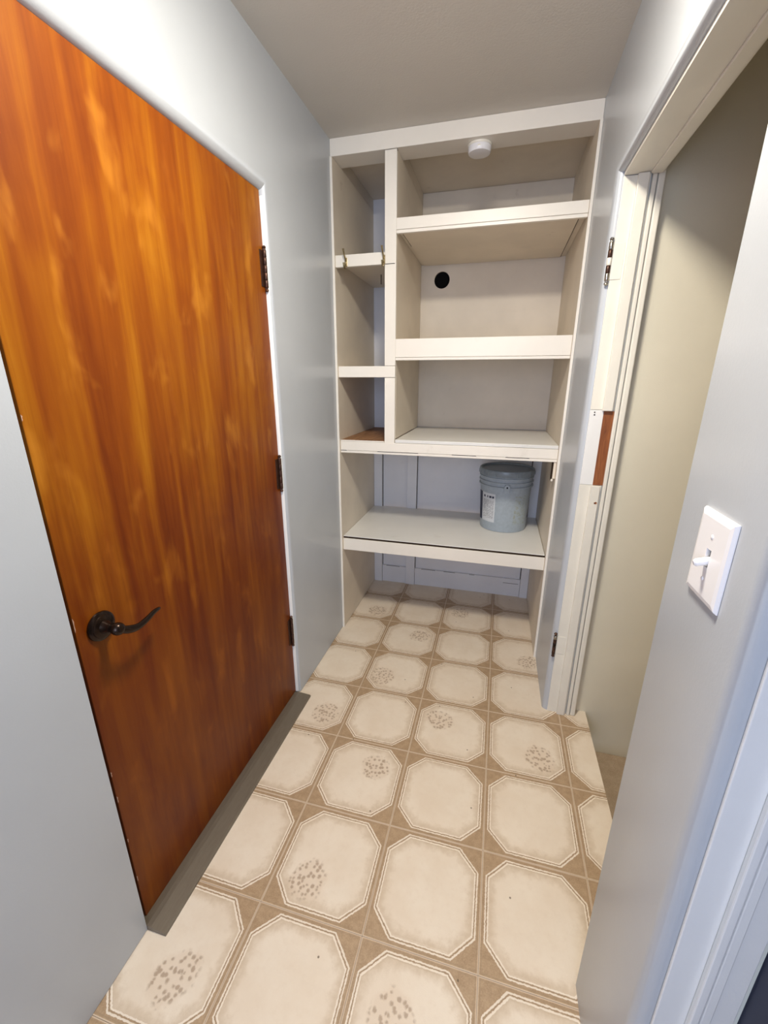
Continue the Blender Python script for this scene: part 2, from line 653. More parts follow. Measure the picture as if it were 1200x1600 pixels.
# (column, row): where the sprig sits inside the square, as fractions from its left and near edges
flowers = {(1, 0): (0.27, 0.36), (0, 1): (0.68, 0.36), (2, 1): (0.34, 0.66), (1, 2): (0.66, 0.66), (3, 1): (0.68, 0.34),
           (1, 3): (0.34, 0.30), (0, 4): (0.60, 0.36), (2, 4): (0.40, 0.55), (1, -1): (0.66, 0.62), (0, -2): (0.62, 0.34),
           (2, -2): (0.36, 0.66), (3, -1): (0.64, 0.36), (3, 5): (0.6, 0.4), (0, 7): (0.35, 0.6), (2, 7): (0.6, 0.4),
           (1, 6): (0.4, 0.4), (3, 8): (0.6, 0.6), (1, 9): (0.35, 0.35)}
cache = {}
for cidx in range(0, 5):
    for r in range(-3, 12):
        x0, x1 = GX + (cidx - 1) * TILE, GX + cidx * TILE
        yb, ya = GY - r * TILE, GY - (r + 1) * TILE
        cx, cy_ = (x0 + x1) / 2, (ya + yb) / 2
        g = 0.0003
        X0, X1, Y0, Y1 = x0 + g, x1 - g, ya + g, yb - g
        X0 = max(X0, -0.018)
        Y1 = min(Y1, YB + 0.01)
        Y0 = max(Y0, YR)
        if cidx == 4:
            X1 = XE
            Y1 = min(Y1, YS)
            Y0 = max(Y0, -0.6)
        elif cidx == 3 and (cy_ > YJ + 0.2 or cy_ < -0.75):
            X1 = min(X1, W + 0.05)
        if X1 - X0 < 0.01 or Y1 - Y0 < 0.01:
            continue
        key = tuple(round(q, 4) for q in (X0 - cx, X1 - cx, Y0 - cy_, Y1 - cy_))
        if key not in cache:
            bm = bmesh.new()
            add_box(bm, key[0:2], key[2:4], (-0.0035, 0.0))
            top = [e for e in bm.edges if all(abs(v.co.z) < 1e-6 for v in e.verts)]
            bmesh.ops.bevel(bm, geom=top, offset=0.0004, segments=1, affect='EDGES')
            bmesh.ops.recalc_face_normals(bm, faces=bm.faces)
            me = bpy.data.meshes.new('tile')
            bm.to_mesh(me)
            bm.free()
            me.materials.append(M['vinyl'])
            cache[key] = me
        t = bpy.data.objects.new('tile', cache[key])
        COL.objects.link(t)
        t.parent = fl
        t.location = Vector((cx, cy_, 0)) - fl.location
        fxy = flowers.get((cidx, r))
        t.color = (fxy[0], fxy[1], 1, 1) if fxy else (0.5, 0.5, 0, 1)


# ------------------------------------------------------------------ left door
def hinge_barrel(x, y, z0, z1, mat, parent, side=1, leaf=None, knuckles=5, r=0.0062, ball=True):
    h = empty('hinge', (x, y, (z0 + z1) / 2))
    h.parent = parent
    h.location = Vector((x, y, (z0 + z1) / 2)) - world_loc(parent)
    for k in range(knuckles):
        a = z0 + (z1 - z0) * k / knuckles
        b = z0 + (z1 - z0) * (k + 1) / knuckles
        bm = bmesh.new()
        add_lathe(bm, [(0, a + 0.0004), (r * 0.9, a + 0.0004), (r, a + 0.0012), (r, b - 0.0012), (r * 0.9, b - 0.0004), (0, b - 0.0004)], (x, y, 0), n=16)
        obj('knuckle', bm, mat if not isinstance(mat, list) else mat[k % len(mat)], h, smooth=True)
    if ball:
        for zz, sg in ((z1, 1), (z0, -1)):
            bm = bmesh.new()
            prof = [(0, 0), (r * 0.55, 0), (r * 0.5, 0.003), (r * 0.95, 0.006), (r * 1.0, 0.009), (r * 0.6, 0.0125), (0, 0.0135)]
            add_lathe(bm, [(a_, zz + sg * b_) for a_, b_ in prof], (x, y, 0), n=16)
            obj('finial', bm, mat if not isinstance(mat, list) else mat[0], h, smooth=True)
    if leaf:
        bm = bmesh.new()
        add_box(bm, leaf[0], leaf[1], (z0 + 0.002, z1 - 0.002), 0.0006)
        obj('leaf', bm, mat if not isinstance(mat, list) else mat[0], h)
    return h


XD = -0.020
d1 = empty('door_1', (XD, (DY0 + DY1) / 2, 0))
tag(d1, 'flush orange brown varnished wooden door with a dark lever handle', 'door', kind='structure')
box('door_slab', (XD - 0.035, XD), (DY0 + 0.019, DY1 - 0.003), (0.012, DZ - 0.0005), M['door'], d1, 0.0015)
frame = empty('trim_1', (XD - 0.03, (DY0 + DY1) / 2, 0))
tag(frame, 'white painted frame around the orange wooden door', 'door frame', kind='structure')
box('jamb', (-0.118, XD - 0.036), (DY0 + 0.0005, DY0 + 0.018), (0, DZ - 0.001), M['gap'], frame)  # coloured dark to stand for the shade inside the door gap
box('jamb', (-0.118, XD - 0.036), (DY1 - 0.018, DY1 - 0.0005), (0, DZ - 0.001), M['jamb_new'], frame)
box('head_jamb', (-0.118, XD - 0.036), (DY0 + 0.018, DY1 - 0.018), (DZ - 0.02, DZ - 0.001), M['jamb_new'], frame)
# unseen panel added behind the door to block light and keep its gaps dark
box('gap_backing', (-0.117, -0.09), (DY0 + 0.018, DY1 - 0.018), (0, DZ - 0.02), M['gap'], frame)
# lumpy paint build-up on the hinge side of the reveal
random.seed(4)
bm = bmesh.new()
prev = None
N = 70
for k in range(N + 1):
    z = 0.012 + (DZ - 0.03) * k / N
    wob = 0.0012 * math.sin(k * 1.7) + random.uniform(-0.0008, 0.0008)
    a = bm.verts.new((XD - 0.001, DY1 - 0.0030 - 0.0010 + wob * 0.4, z))
    b = bm.verts.new((XD + 0.006, DY1 - 0.0045 + wob, z))
    c = bm.verts.new((XD + 0.013, DY1 - 0.0005 + wob * 0.3, z))
    e = bm.verts.new((XD - 0.001, DY1 + 0.0005, z))
    if prev:
        for i in range(4):
            j = (i + 1) % 4
            bm.faces.new((prev[i], prev[j], (a, b, c, e)[j], (a, b, c, e)[i]))
    prev = (a, b, c, e)
obj('paint_bead', bm, M['jamb_new'], frame, smooth=True)
for z0, z1 in ((1.735, 1.853), (1.006, 1.130), (0.278, 0.408)):
    hinge_barrel(XD + 0.0075, DY1 - 0.0095, z0, z1, M['hinge_brown'], d1, leaf=((XD - 0.001, XD + 0.0022), (DY1 - 0.032, DY1 - 0.008)))

random.seed(11)
for zc, hh in ((0.93, 0.035), (0.52, 0.016), (0.44, 0.022), (0.30, 0.012), (0.16, 0.02), (1.36, 0.012)):
    bm = bmesh.new()
    y = DY0 + 0.0195
    pts = [(y, zc - hh / 2), (y + 0.0018, zc - hh * 0.3), (y + 0.0012, zc), (y + 0.0024, zc + hh * 0.25), (y, zc + hh / 2)]
    fr_ = [bm.verts.new((XD + 0.0004, a, b)) for a, b in pts]
    bk_ = [bm.verts.new((XD - 0.001, a, b)) for a, b in pts]
    bm.faces.new(fr_)
    bm.faces.new(bk_[::-1])
    for i in range(5):
        bm.faces.new((fr_[i], fr_[(i + 1) % 5], bk_[(i + 1) % 5], bk_[i]))
    obj('paint_chip', bm, M['chip'], d1)
# lever handle
hx, hy, hz = XD, -0.541, 0.896
hd = empty('lever_handle', (hx, hy, hz))
hd.parent = d1
hd.location = Vector((hx, hy, hz)) - world_loc(d1)
bm = bmesh.new()
add_lathe(bm, [(0, 0), (0.0335, 0), (0.0345, 0.002), (0.0335, 0.0055), (0.029, 0.0085), (0.027, 0.009), (0.0262, 0.0115), (0.018, 0.014), (0, 0.0148)], (hx, hy, hz), 'X', 48)
obj('rosette', bm, M['bronze'], hd, smooth=True)
bm = bmesh.new()
add_lathe(bm, [(0, 0.012), (0.0165, 0.012), (0.0145, 0.017), (0.0115, 0.024), (0.0105, 0.036), (0.0125, 0.039), (0.0145, 0.046), (0.0145, 0.052), (0.012, 0.058), (0.006, 0.0615), (0, 0.062)], (hx, hy, hz), 'X', 32)
obj('neck', bm, M['bronze'], hd, smooth=True)
ctrl = [(0.049, 0.004, -0.004, 0.0085), (0.051, 0.024, -0.016, 0.0095), (0.050, 0.050, -0.025, 0.0088), (0.048, 0.080, -0.023, 0.0078),
        (0.045, 0.105, -0.019, 0.0066), (0.041, 0.124, -0.021, 0.0050), (0.037, 0.134, -0.025, 0.0024)]
pp = smooth_path(ctrl, 36)
bm = bmesh.new()
add_tube(bm, [(hx + a, hy + b, hz + c) for a, b, c, _ in pp], [q[3] for q in pp], 14, (0.62, (1, 0, 0)))
obj('lever', bm, M['bronze'], hd, smooth=True)

# sloping threshold strip
bm = bmesh.new()
prof = [(-0.030, 0.0), (-0.030, 0.011), (-0.001, 0.0155), (0.012, 0.0155), (0.054, 0.0095), (0.0585, 0.0065), (0.0585, 0.0)]
rings = []
for y in (-0.617, 0.3085):
    rings.append([bm.verts.new((x, y + (0.004 * (x / 0.06) if y > 0 else 0), z)) for x, z in prof])
for i in range(len(prof)):
    j = (i + 1) % len(prof)
    bm.faces.new((rings[0][i], rings[0][j], rings[1][j], rings[1][i]))
bm.faces.new(rings[0])
bm.faces.new(rings[1][::-1])
th = obj('trim_2', bm, M['threshold'])
tag(th, 'sloping brown grey threshold strip at the foot of the orange door', 'threshold', kind='structure')

# ------------------------------------------------------------------ right doorway: bare frame without a door
fr = empty('trim_3', (W + 0.06, YJ, 0))
tag(fr, 'cream painted door frame with old hinges and no door', 'door frame', kind='structure')
xj0, xj1, xs1, xc1 = W + 0.0215, 1.1665, 1.1975, 1.2375
for (a, b, mt) in ((0.0, 1.0505, 'jamb'), (1.0515, 1.3245, 'jamb_new'), (1.3255, 2.0275, 'jamb')):
    box('jamb', (xj0, xj1 + 0.036), (YJ - 0.0045, YJ + 0.0005), (a, b), M[mt], fr, 0.0012)
for (a, b) in ((0.0, 1.0505), (1.3225, 2.0275)):
    box('door_stop', (xj1, xs1), (YJ - 0.018, YJ - 0.0047), (a, b), M['jamb'], fr, 0.0015)
box('bare_wood_patch', (xj1 + 0.006, xs1 + 0.009), (YJ - 0.0062, YJ - 0.0047), (1.0520, 1.3215), M['bare'], fr, 0.0003)
box('patch_strip', (xs1 + 0.010, xs1 + 0.017), (YJ - 0.009, YJ - 0.0047), (1.0515, 1.3245), M['jamb_new'], fr, 0.001)
# dark recesses and round-edged casing strips on the stairwell side
box('groove', (xs1 + 0.0005, xs1 + 0.0065), (YJ - 0.0055, YJ + 0.0305), (0, 1.0505), M['jamb'], fr, 0.0005)
box('groove', (xs1 + 0.0005, xs1 + 0.0065), (YJ - 0.0055, YJ + 0.0305), (1.3255, 2.0275), M['jamb'], fr, 0.0005)
box('casing', (xs1 + 0.0095, xs1 + 0.0225), (YJ - 0.0125, YJ + 0.0305), (0, 2.05), M['jamb'], fr, 0.003, 3)
box('casing', (xs1 + 0.0255, xc1 + 0.006), (YJ - 0.0105, YJ + 0.0305), (0, 2.06), M['jamb'], fr, 0.005, 4)
# head
box('head_jamb', (xj0, xc1), (YN + 0.001, YJ - 0.0048), (2.0285, ZL - 0.0005), M['jamb'], fr, 0.001)
box('head_stop', (xs1 + 0.002, xc1 - 0.008), (YN + 0.001, YJ - 0.02), (2.0205, 2.0283), M['jamb'], fr, 0.0015)
box('jamb', (xj0, xc1), (YN + 0.0005, YN + 0.005), (0, 2.028), M['jamb'], fr, 0.001)
# painted-over hinge leaves and their knuckles
for z0, z1, mats in ((1.737, 1.850, [M['steel'], M['hinge_brown'], M['plastic_ivory'], M['hinge_brown'], M['steel']]),
                     (0.300, 0.392, [M['hinge_brown'], M['hinge_brown'], M['bronze'], M['hinge_brown'], M['steel']])):
    hg = hinge_barrel(W + 0.0125, YJ - 0.0085, z0, z1, mats, fr, knuckles=5, r=0.0068)
    box('painted_leaf', (xj0 - 0.001, xj1 - 0.006), (YJ - 0.0064, YJ - 0.0046), (z0 + 0.004, z1 - 0.004), M['jamb'], hg, 0.0008)
# nail holes and chipped paint
for (x, z, r) in ((1.143, 1.317, 0.0024), (1.1435, 1.308, 0.0026), (1.186, 0.985, 0.003), (1.190, 0.986, 0.0042), (1.1955, 1.312, 0.004)):
    bm = bmesh.new()
    add_lathe(bm, [(0, -0.0006), (r, -0.0006), (r * 0.8, 0.0006), (0, 0.0007)], (0, 0, 0), 'Y', 9)
    yy = YJ - 0.0052 if z > 1.0 else YJ - 0.0185
    bmesh.ops.translate(bm, verts=bm.verts, vec=(x, yy, z))
    obj('paint_chip', bm, M['bare'] if z < 1 else M['gap'], fr)

# near door frame on the right, cut by the picture's edge
nf = empty('trim_4', (W + 0.06, -0.68, 0))
tag(nf, 'white door frame past the light switch beside a dark door', 'door frame', kind='structure')
yq = -0.672
box('jamb', (W + 0.0225, W + 0.122), (yq - 0.006, yq - 0.0005), (0, 2.028), M['jamb_new'], nf, 0.0015)
box('door_stop', (W + 0.062, W + 0.074), (yq - 0.016, yq - 0.0062), (0, 2.02), M['jamb_new'], nf, 0.002)
box('door_stop', (W + 0.0765, W + 0.090), (yq - 0.013, yq - 0.0062), (0, 2.02), M['jamb_new'], nf, 0.002)
box('head_jamb', (W + 0.0225, W + 0.122), (YN - 1.079, yq - 0.0065), (2.019, 2.0295), M['jamb_new'], nf, 0.0015)
box('jamb', (W + 0.0225, W + 0.122), (YN - 1.0795, YN - 1.074), (0, 2.018), M['jamb_new'], nf, 0.0015)
d2 = empty('door_2', (W + 0.14, -1.1, 0))
tag(d2, 'very dark navy door edge past the white frame', 'door', kind='structure')
box('door_slab', (W + 0.126, W + 0.165), (YN - 1.07, yq - 0.004), (0.008, 2.0), M['navy'], d2, 0.002)

# ------------------------------------------------------------------ built-in shelving
sh = empty('built_in_shelving', (W / 2, YC, 0))
tag(sh, 'cream painted built-in closet shelving with a narrow column of cubbyholes', 'shelving')
XI0, XI1 = 0.0115, W - 0.0115
XD0, XD1 = 0.2523, 0.3062
YP = 1.566         # face of the back panel
ZH = 2.368
box('header', (0.0005, W - 0.0005), (YC, 1.047), (ZH, H - 0.0005), M['cream_face'], sh, 0.0015)


def lean(o, top):
    """the fronts of the side panels lean back a little towards the header"""
    for v in o.data.vertices:
        if v.co.y < 0.1:
            v.co.y += top * (v.co.z + ZH / 2) / ZH
    return o


for (xa, xb, yy) in ((0.0005, XI0, 0.909), (XI1, W - 0.0005, 0.903)):
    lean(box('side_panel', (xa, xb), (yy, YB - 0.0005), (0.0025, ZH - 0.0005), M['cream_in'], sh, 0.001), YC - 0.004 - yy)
    box('side_panel', (xa, xb), (1.0475, YB - 0.0005), (ZH - 0.0003, H - 0.013), M['cream_in'], sh, 0.0005)
    lean(box('edge_strip', (xa - 0.0001 if xa > 0.5 else xa, xb), (yy - 0.004, yy - 0.0002), (0.0, ZH - 0.0005), M['cream_face'], sh, 0.0008), YC - 0.004 - yy)
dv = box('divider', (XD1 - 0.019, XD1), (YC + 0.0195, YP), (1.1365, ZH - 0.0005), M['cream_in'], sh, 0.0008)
box('divider', (XD1 - 0.019, XD1), (1.0475, YP), (ZH, H - 0.001), M['cream_in'], sh, 0.0005)
bmt = M['cream_face']
box('divider_stile', (XD0, XD1), (YC, YC + 0.019), (1.4925, ZH - 0.003), bmt, sh, 0.0015)
box('divider_stile', (XD0, XD1 - 0.001), (YC + 0.0005, YC + 0.019), (1.1165, 1.4362), bmt, sh, 0.0015)
# back panel with its round hole
bm = bmesh.new()
hc = (0.4296, 1.983)
HR = 0.045
rect = [(XD1 + 0.0005, 1.1365), (XI1 - 0.0005, 1.1365), (XI1 - 0.0005, 2.0658), (XD1 + 0.0005, 2.0658)]
for yy in (YP, YB - 0.002):
    rv = [bm.verts.new((x, yy, z)) for x, z in rect]
    cv = [bm.verts.new((hc[0] + HR * math.cos(2 * math.pi * k / 40), yy, hc[1] + HR * math.sin(2 * math.pi * k / 40))) for k in range(40)]
    ed = [bm.edges.new((l[i], l[(i + 1) % len(l)])) for l in (rv, cv) for i in range(len(l))]
    bmesh.ops.triangle_fill(bm, edges=ed, use_beauty=True)
    if yy == YP:
        rv0, cv0 = rv, cv
for l0, l1 in ((rv0, rv), (cv0, cv)):
    for i in range(len(l0)):
        j = (i + 1) % len(l0)
        bm.faces.new((l0[i], l0[j], l1[j], l1[i]))
box('back_panel', (XD1 + 0.0005, XI1 - 0.0005), (YP, YB - 0.001), (2.1, H - 0.013), M['cream_in'], sh, 0.0005)
box('top_panel', (XI0 * 0 + 0.001, XD1 - 0.0195), (1.048, YB - 0.001), (H - 0.012, H - 0.0008), M['cream_in'], sh, 0.0005)
box('top_panel', (XD1 + 0.0005, W - 0.001), (1.048, YB - 0.001), (H - 0.012, H - 0.0008), M['cream_in'], sh, 0.0005)
bp = obj('back_panel', bm, M['cream_in'], sh)
bm = bmesh.new()
add_lathe(bm, [(0, 0), (HR * 1.02, 0), (HR * 1.02, 0.001), (0, 0.001)], (0, 0, 0), 'Y', 40)
bmesh.ops.translate(bm, verts=bm.verts, vec=(hc[0], YB - 0.0015, hc[1]))
obj('vent_hole', bm, M['black'], bp)


def shelf(x, z_top, z_bot, board_t, lip, name='shelf', parent=sh, top=None, xf=None, face='cream_face', y1=YP, lipgap=True):
    """board with a front rail and a thin lip strip under it"""
    s = empty(name, ((x[0] + x[1]) / 2, YC, z_bot))
    s.parent = parent
    s.location = Vector(((x[0] + x[1]) / 2, YC, z_bot)) - world_loc(parent)
    zb = z_bot + 0.006
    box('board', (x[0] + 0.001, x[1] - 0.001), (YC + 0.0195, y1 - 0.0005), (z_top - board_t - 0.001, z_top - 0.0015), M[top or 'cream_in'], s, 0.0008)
    xx = xf or x
    box('front_rail', (xx[0] + 0.0004, xx[1] - 0.0004), (YC - 0.0008, YC + 0.0188), (z_bot + lip + 0.0012, z_top), M[face], s, 0.0015)
    if lip > 0.001:
        box('lip', (xx[0] + 0.0004, xx[1] - 0.0004), (YC + 0.0003, YC + 0.0185), (z_bot, z_bot + lip), M[face], s, 0.001)
    return s


s1 = shelf((XD1, XI1), 2.1113, 2.0517, 0.018, 0.013)
# underside sheet with an open seam round it
box('underside_panel', (XD1 + 0.022, XI1 - 0.030), (YC + 0.021, YP - 0.014), (2.0592, 2.0660), M['cream_in'], s1, 0.0005)
box('underside_rim', (XD1 + 0.001, XI1 - 0.001), (YC + 0.021, YB - 0.001), (2.0664, 2.0890), M['cream_in'], s1, 0.0003)
box('seam', (XD1 + 0.0195, XD1 + 0.0222), (YC + 0.021, YC + 0.24), (2.0600, 2.0663), M['gap'], s1, 0)
box('seam', (XI1 - 0.0302, XI1 - 0.0272), (YC + 0.021, YP - 0.012), (2.0600, 2.0663), M['gap'], s1, 0)
s2 = shelf((XD1, XI1), 1.6132, 1.5170, 0.018, 0.012)
sA = shelf((XI0, XD0), 1.9828, 1.9317, 0.020, 0.0)
box('rail_end', (XD0 + 0.003, XD1 - 0.006), (YC - 0.0014, YC - 0.0009), (1.9322, 1.9345), M['gap'], sA, 0)
sB = shelf((XI0, XD0), 1.4912, 1.4374, 0.020, 0.0, xf=(XI0, XD1))
# counter shelf, full width
ct = shelf((XI0, XI1), 1.1170, 1.0563, 0.018, 0.0125, 'counter_shelf')
box('counter_top', (XD1 + 0.002, XI1 - 0.001), (YC - 0.0006, YP - 0.0006), (1.1182, 1.1345), M['shelf_white'], ct, 0.0015)
box('cubby_floor', (XI0 + 0.001, XD1 - 0.022), (YC + 0.002, YB - 0.004), (1.1180, 1.1240), M['ply'], ct, 0.0006)
box('plywood_edge', (XI0 + 0.001, XD0 - 0.001), (YC - 0.0004, YC + 0.0015), (1.1180, 1.1240), M['cream_face'], ct, 0.0004)
for xa, xb in ((0.013, 0.045), (0.215, 0.43), (0.60, 0.72), (0.86, 0.97)):
    box('seam', (xa, xb), (YC - 0.0012, YC + 0.0002), (1.0682, 1.0702), M['gap'], ct, 0)
# low shelf
ls = empty('low_shelf', (W / 2, YC, 0.4985))
ls.parent = sh
ls.location = Vector((W / 2, YC, 0.4985)) - world_loc(sh)
box('board', (XI0 + 0.0015, XI1 - 0.0025), (YC + 0.001, 1.5545), (0.5775, 0.5815), M['shelf_white'], ls, 0.001)
box('front_rail', (XI0 + 0.0004, XI1 - 0.0004), (YC - 0.003, YC + 0.0165), (0.4985, 0.5670), M['cream_face'], ls, 0.0015)
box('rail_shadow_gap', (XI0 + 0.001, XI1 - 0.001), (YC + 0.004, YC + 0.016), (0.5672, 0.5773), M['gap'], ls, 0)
box('support_cleat', (XI0 + 0.0006, XI0 + 0.02), (YC + 0.02, 1.55), (0.5300, 0.5755), M['cream_in'], ls)
box('support_cleat', (XI1 - 0.02, XI1 - 0.0006), (YC + 0.02, 1.55), (0.5300, 0.5755), M['cream_in'], ls)
# battens and skirting board on the back wall under the counter
for xa, xb in ((XI0 + 0.001, 0.069), (0.247, 0.311), (1.043, XI1 - 0.001)):
    box('batten', (xa, xb), (1.5565, YB - 0.0006), (0.0, 1.0560), M['white_back'], sh, 0.0015)
for xa in (0.0695, 0.3115):
    box('seam', (xa, xa + 0.0028), (YB - 0.004, YB - 0.0006), (0.13, 1.0560), M['gap'], sh, 0)
box('seam', (1.0385, 1.0425), (YB - 0.004, YB - 0.0006), (0.13, 1.0560), M['gap'], sh, 0)
for xa, xb in ((0.0705, 0.2455), (0.3125, 1.0415)):
    box('skirting_board', (xa, xb), (1.5650, YB - 0.0006), (0.0, 0.128), M['white_back'], sh, 0.001)

# cracked paint along the top of the skirting
random.seed(3)
for xa, xb in ((0.10, 0.20), (0.36, 0.46), (0.52, 0.60), (0.70, 0.735), (0.93, 1.03)):
    zc = 0.127 if xa < 0.9 else 0.095
    box('paint_crack', (xa, xb), (1.5642, 1.5652), (zc - 0.0012, zc + 0.0012), M['gap'], sh, 0)
# coat hooks
def hook(x):
    h = empty('coat_hook', (x, YC, 1.96))
    h.parent = sA
    h.location = Vector((x, YC, 1.96)) - world_loc(sA)
    y = YC - 0.0012
    box('plate', (x - 0.0065, x + 0.0065), (y - 0.0022, y), (1.932, 1.970), M['brass'], h, 0.0008)
    up_ = [(x, y - 0.002, 1.956, 0.0040), (x, y - 0.012, 1.964, 0.0036), (x, y - 0.024, 1.978, 0.0036), (x - 0.001, y - 0.032, 1.994, 0.0040), (x - 0.001, y - 0.034, 2.000, 0.0050)]
    lo_ = [(x, y - 0.002, 1.944, 0.0040), (x, y - 0.009, 1.930, 0.0040), (x, y - 0.020, 1.923, 0.0040), (x, y - 0.031, 1.931, 0.0042), (x, y - 0.033, 1.943, 0.0054)]
    for nm, c in (('upper_prong', up_), ('lower_prong', lo_)):
        q = smooth_path(c, 20)
        bm = bmesh.new()
        add_tube(bm, [a[:3] for a in q], [a[3] for a in q], 10)
        obj(nm, bm, M['brass'], h, smooth=True)
    for zz in (1.940, 1.9625):
        bm = bmesh.new()
        add_lathe(bm, [(0, 0), (0.0022, 0), (0.0018, -0.001), (0, -0.0014)], (x, y - 0.0018, zz), 'Y', 10)
        obj('screw', bm, M['steel'], h)


hook(0.0655)
hook(0.2490)
# door latch left under the counter's right end
lt = empty('latch', (XI1 - 0.012, YC + 0.01, 1.0))
lt.parent = sh
lt.location = Vector((XI1 - 0.012, YC + 0.01, 1.0)) - world_loc(sh)
box('strike_plate', (XI1 - 0.0185, XI1 - 0.0125), (YC + 0.014, YC + 0.032), (0.962, 1.055), M['gap'], lt, 0.0008)
box('catch_arm', (XI1 - 0.012, XI1 - 0.0005), (YC + 0.006, YC + 0.030), (0.975, 1.055), M['cream_in'], lt, 0.0015)
bm = bmesh.new()
add_lathe(bm, [(0, -0.007), (0.0045, -0.005), (0.006, 0), (0.0045, 0.005), (0, 0.007)], (XI1 - 0.013, YC + 0.008, 0.968), n=14)
obj('catch_knob', bm, M['plastic_ivory'], lt, smooth=True)
# bent nail by the header
bm = bmesh.new()
q = smooth_path([(XD1 + 0.002, YC - 0.002, 2.364, 0.0012), (XD1 + 0.003, YC - 0.007, 2.360, 0.0012), (XD1 + 0.005, YC - 0.009, 2.352, 0.0010)], 10)
add_tube(bm, [a[:3] for a in q], [a[3] for a in q], 8)
obj('nail', bm, M['bronze'], sh, smooth=True)

for (x, y, z) in ((0.148, 1.25, 1.915),):
    bm = bmesh.new()
    add_cyl(bm, (x, y, z), (x, y, 1.9640), 0.0022, n=8)
    obj('nail', bm, M['hinge_brown'], sh)

# ------------------------------------------------------------------ smoke alarm under the header
sx, sy_, sz = 0.6465, 1.000, ZH
sm = empty('smoke_alarm', (sx, sy_, sz))
tag(sm, 'small round white smoke alarm under the closet header', 'smoke alarm')
bm = bmesh.new()
add_lathe(bm, [(0, 0), (0.0505, 0), (0.0505, -0.006), (0.049, -0.008), (0, -0.008)], (sx, sy_, sz - 0.0005), n=48)
obj('base_ring', bm, M['plastic_ivory'], sm, smooth=True)
bm = bmesh.new()
add_lathe(bm, [(0, -0.0085), (0.0475, -0.0085), (0.0480, -0.012), (0.0470, -0.026), (0.0440, -0.031), (0.030, -0.0335), (0, -0.034)], (sx, sy_, sz), n=48)
cv_ = obj('cover', bm, M['plastic_white'], sm, smooth=True)
bm = bmesh.new()
add_box(bm, (sx - 0.006, sx + 0.006), (sy_ - 0.0485, sy_ - 0.046), (sz - 0.021, sz - 0.016), 0.0006)
obj('test_button', bm, M['plastic_ivory'], cv_)

# ------------------------------------------------------------------ plastic pail
bx_, by_, bz_ = 0.884, 1.345, 0.582
pl = empty('plastic_pail', (bx_, by_, bz_))
tag(pl, 'grey blue lidded plastic pail with a paper label on the low shelf', 'bucket')
bm = bmesh.new()
add_lathe(bm, [(0, 0.004), (0.122, 0.004), (0.126, 0.0), (0.131, 0.001), (0.133, 0.006), (0.1445, 0.262), (0.1535, 0.265), (0.1535, 0.270),
               (0.1465, 0.273), (0.1470, 0.287), (0.1535, 0.290), (0.1535, 0.295), (0.1470, 0.298), (0.1475, 0.312), (0.1525, 0.315), (0.1525, 0.319), (0.148, 0.322), (0.148, 0.340), (0, 0.340)],
          (bx_, by_, bz_), n=72)
body = obj('pail_body', bm, M['pail'], pl, smooth=True)
bm = bmesh.new()
add_lathe(bm, [(0.1495, 0.326), (0.1545, 0.326), (0.1565, 0.332), (0.1565, 0.352), (0.154, 0.360), (0.149, 0.3625), (0.144, 0.360), (0.141, 0.351), (0.137, 0.350), (0.05, 0.352), (0, 0.352)],
          (bx_, by_, bz_), n=72)
lid = obj('pail_lid', bm, M['pail_lid'], pl, smooth=True)
for k in range(24):
    a = 2 * math.pi * (k + 0.5) / 24
    bm = bmesh.new()
    add_box(bm, (-0.0012, 0.0012), (-0.0018, 0.0010), (-0.012, 0.008), 0.0004, 1)
    bmesh.ops.rotate(bm, verts=bm.verts, cent=(0, 0, 0), matrix=Matrix.Rotation(a + math.pi / 2, 3, 'Z'))
    bmesh.ops.translate(bm, verts=bm.verts, vec=(bx_ + 0.1565 * math.cos(a), by_ + 0.1565 * math.sin(a), bz_ + 0.342))
    obj('lid_rib', bm, M['pail_lid'], lid)


def patch(name, a0, a1, z0, z1, dr, mat, parent, n=14):
    """curved sheet hugging the tapered pail wall between two angles (degrees)"""
    bm = bmesh.new()
    cols = []
    for i in range(n + 1):
        a = math.radians(a0 + (a1 - a0) * i / n)
        col = []
        for z in (z0, z1):
            r = 0.133 + (0.1445 - 0.133) * (z - 0.006) / 0.256
            for d in (0.0, dr):
                col.append(bm.verts.new((bx_ + (r + d) * math.cos(a), by_ + (r + d) * math.sin(a), bz_ + z)))
        cols.append(col)
    for p, q in zip(cols, cols[1:]):
        bm.faces.new((p[1], q[1], q[3], p[3]))
        bm.faces.new((p[0], p[2], q[2], q[0]))
        bm.faces.new((p[0], q[0], q[1], p[1]))
        bm.faces.new((p[2], p[3], q[3], q[2]))
    bm.faces.new((cols[0][0], cols[0][1], cols[0][3], cols[0][2]))
    bm.faces.new((cols[-1][0], cols[-1][2], cols[-1][3], cols[-1][1]))
    return obj(name, bm, mat, parent, smooth=False)


def label_print():
    t = NT('white_label_with_small_print')
    v = t.pos((1, 1, 1))
    sp = t.n('ShaderNodeSeparateXYZ')
    t.link(v, sp.inputs[0])
    rows = t.math('FRACT', t.math('MULTIPLY', sp.outputs[2], 190))
    row = t.smooth(rows, 0.35, 0.45)
    words = t.noise(t.pos((220, 220, 190)), 1.0, 2)
    wd = t.smooth(words, 0.42, 0.5)
    c = t.mix(t.math('MULTIPLY', t.math('MULTIPLY', row, wd), 0.75), (0.66, 0.68, 0.70), (0.10, 0.12, 0.16))
    return t.done(c, 0.5)


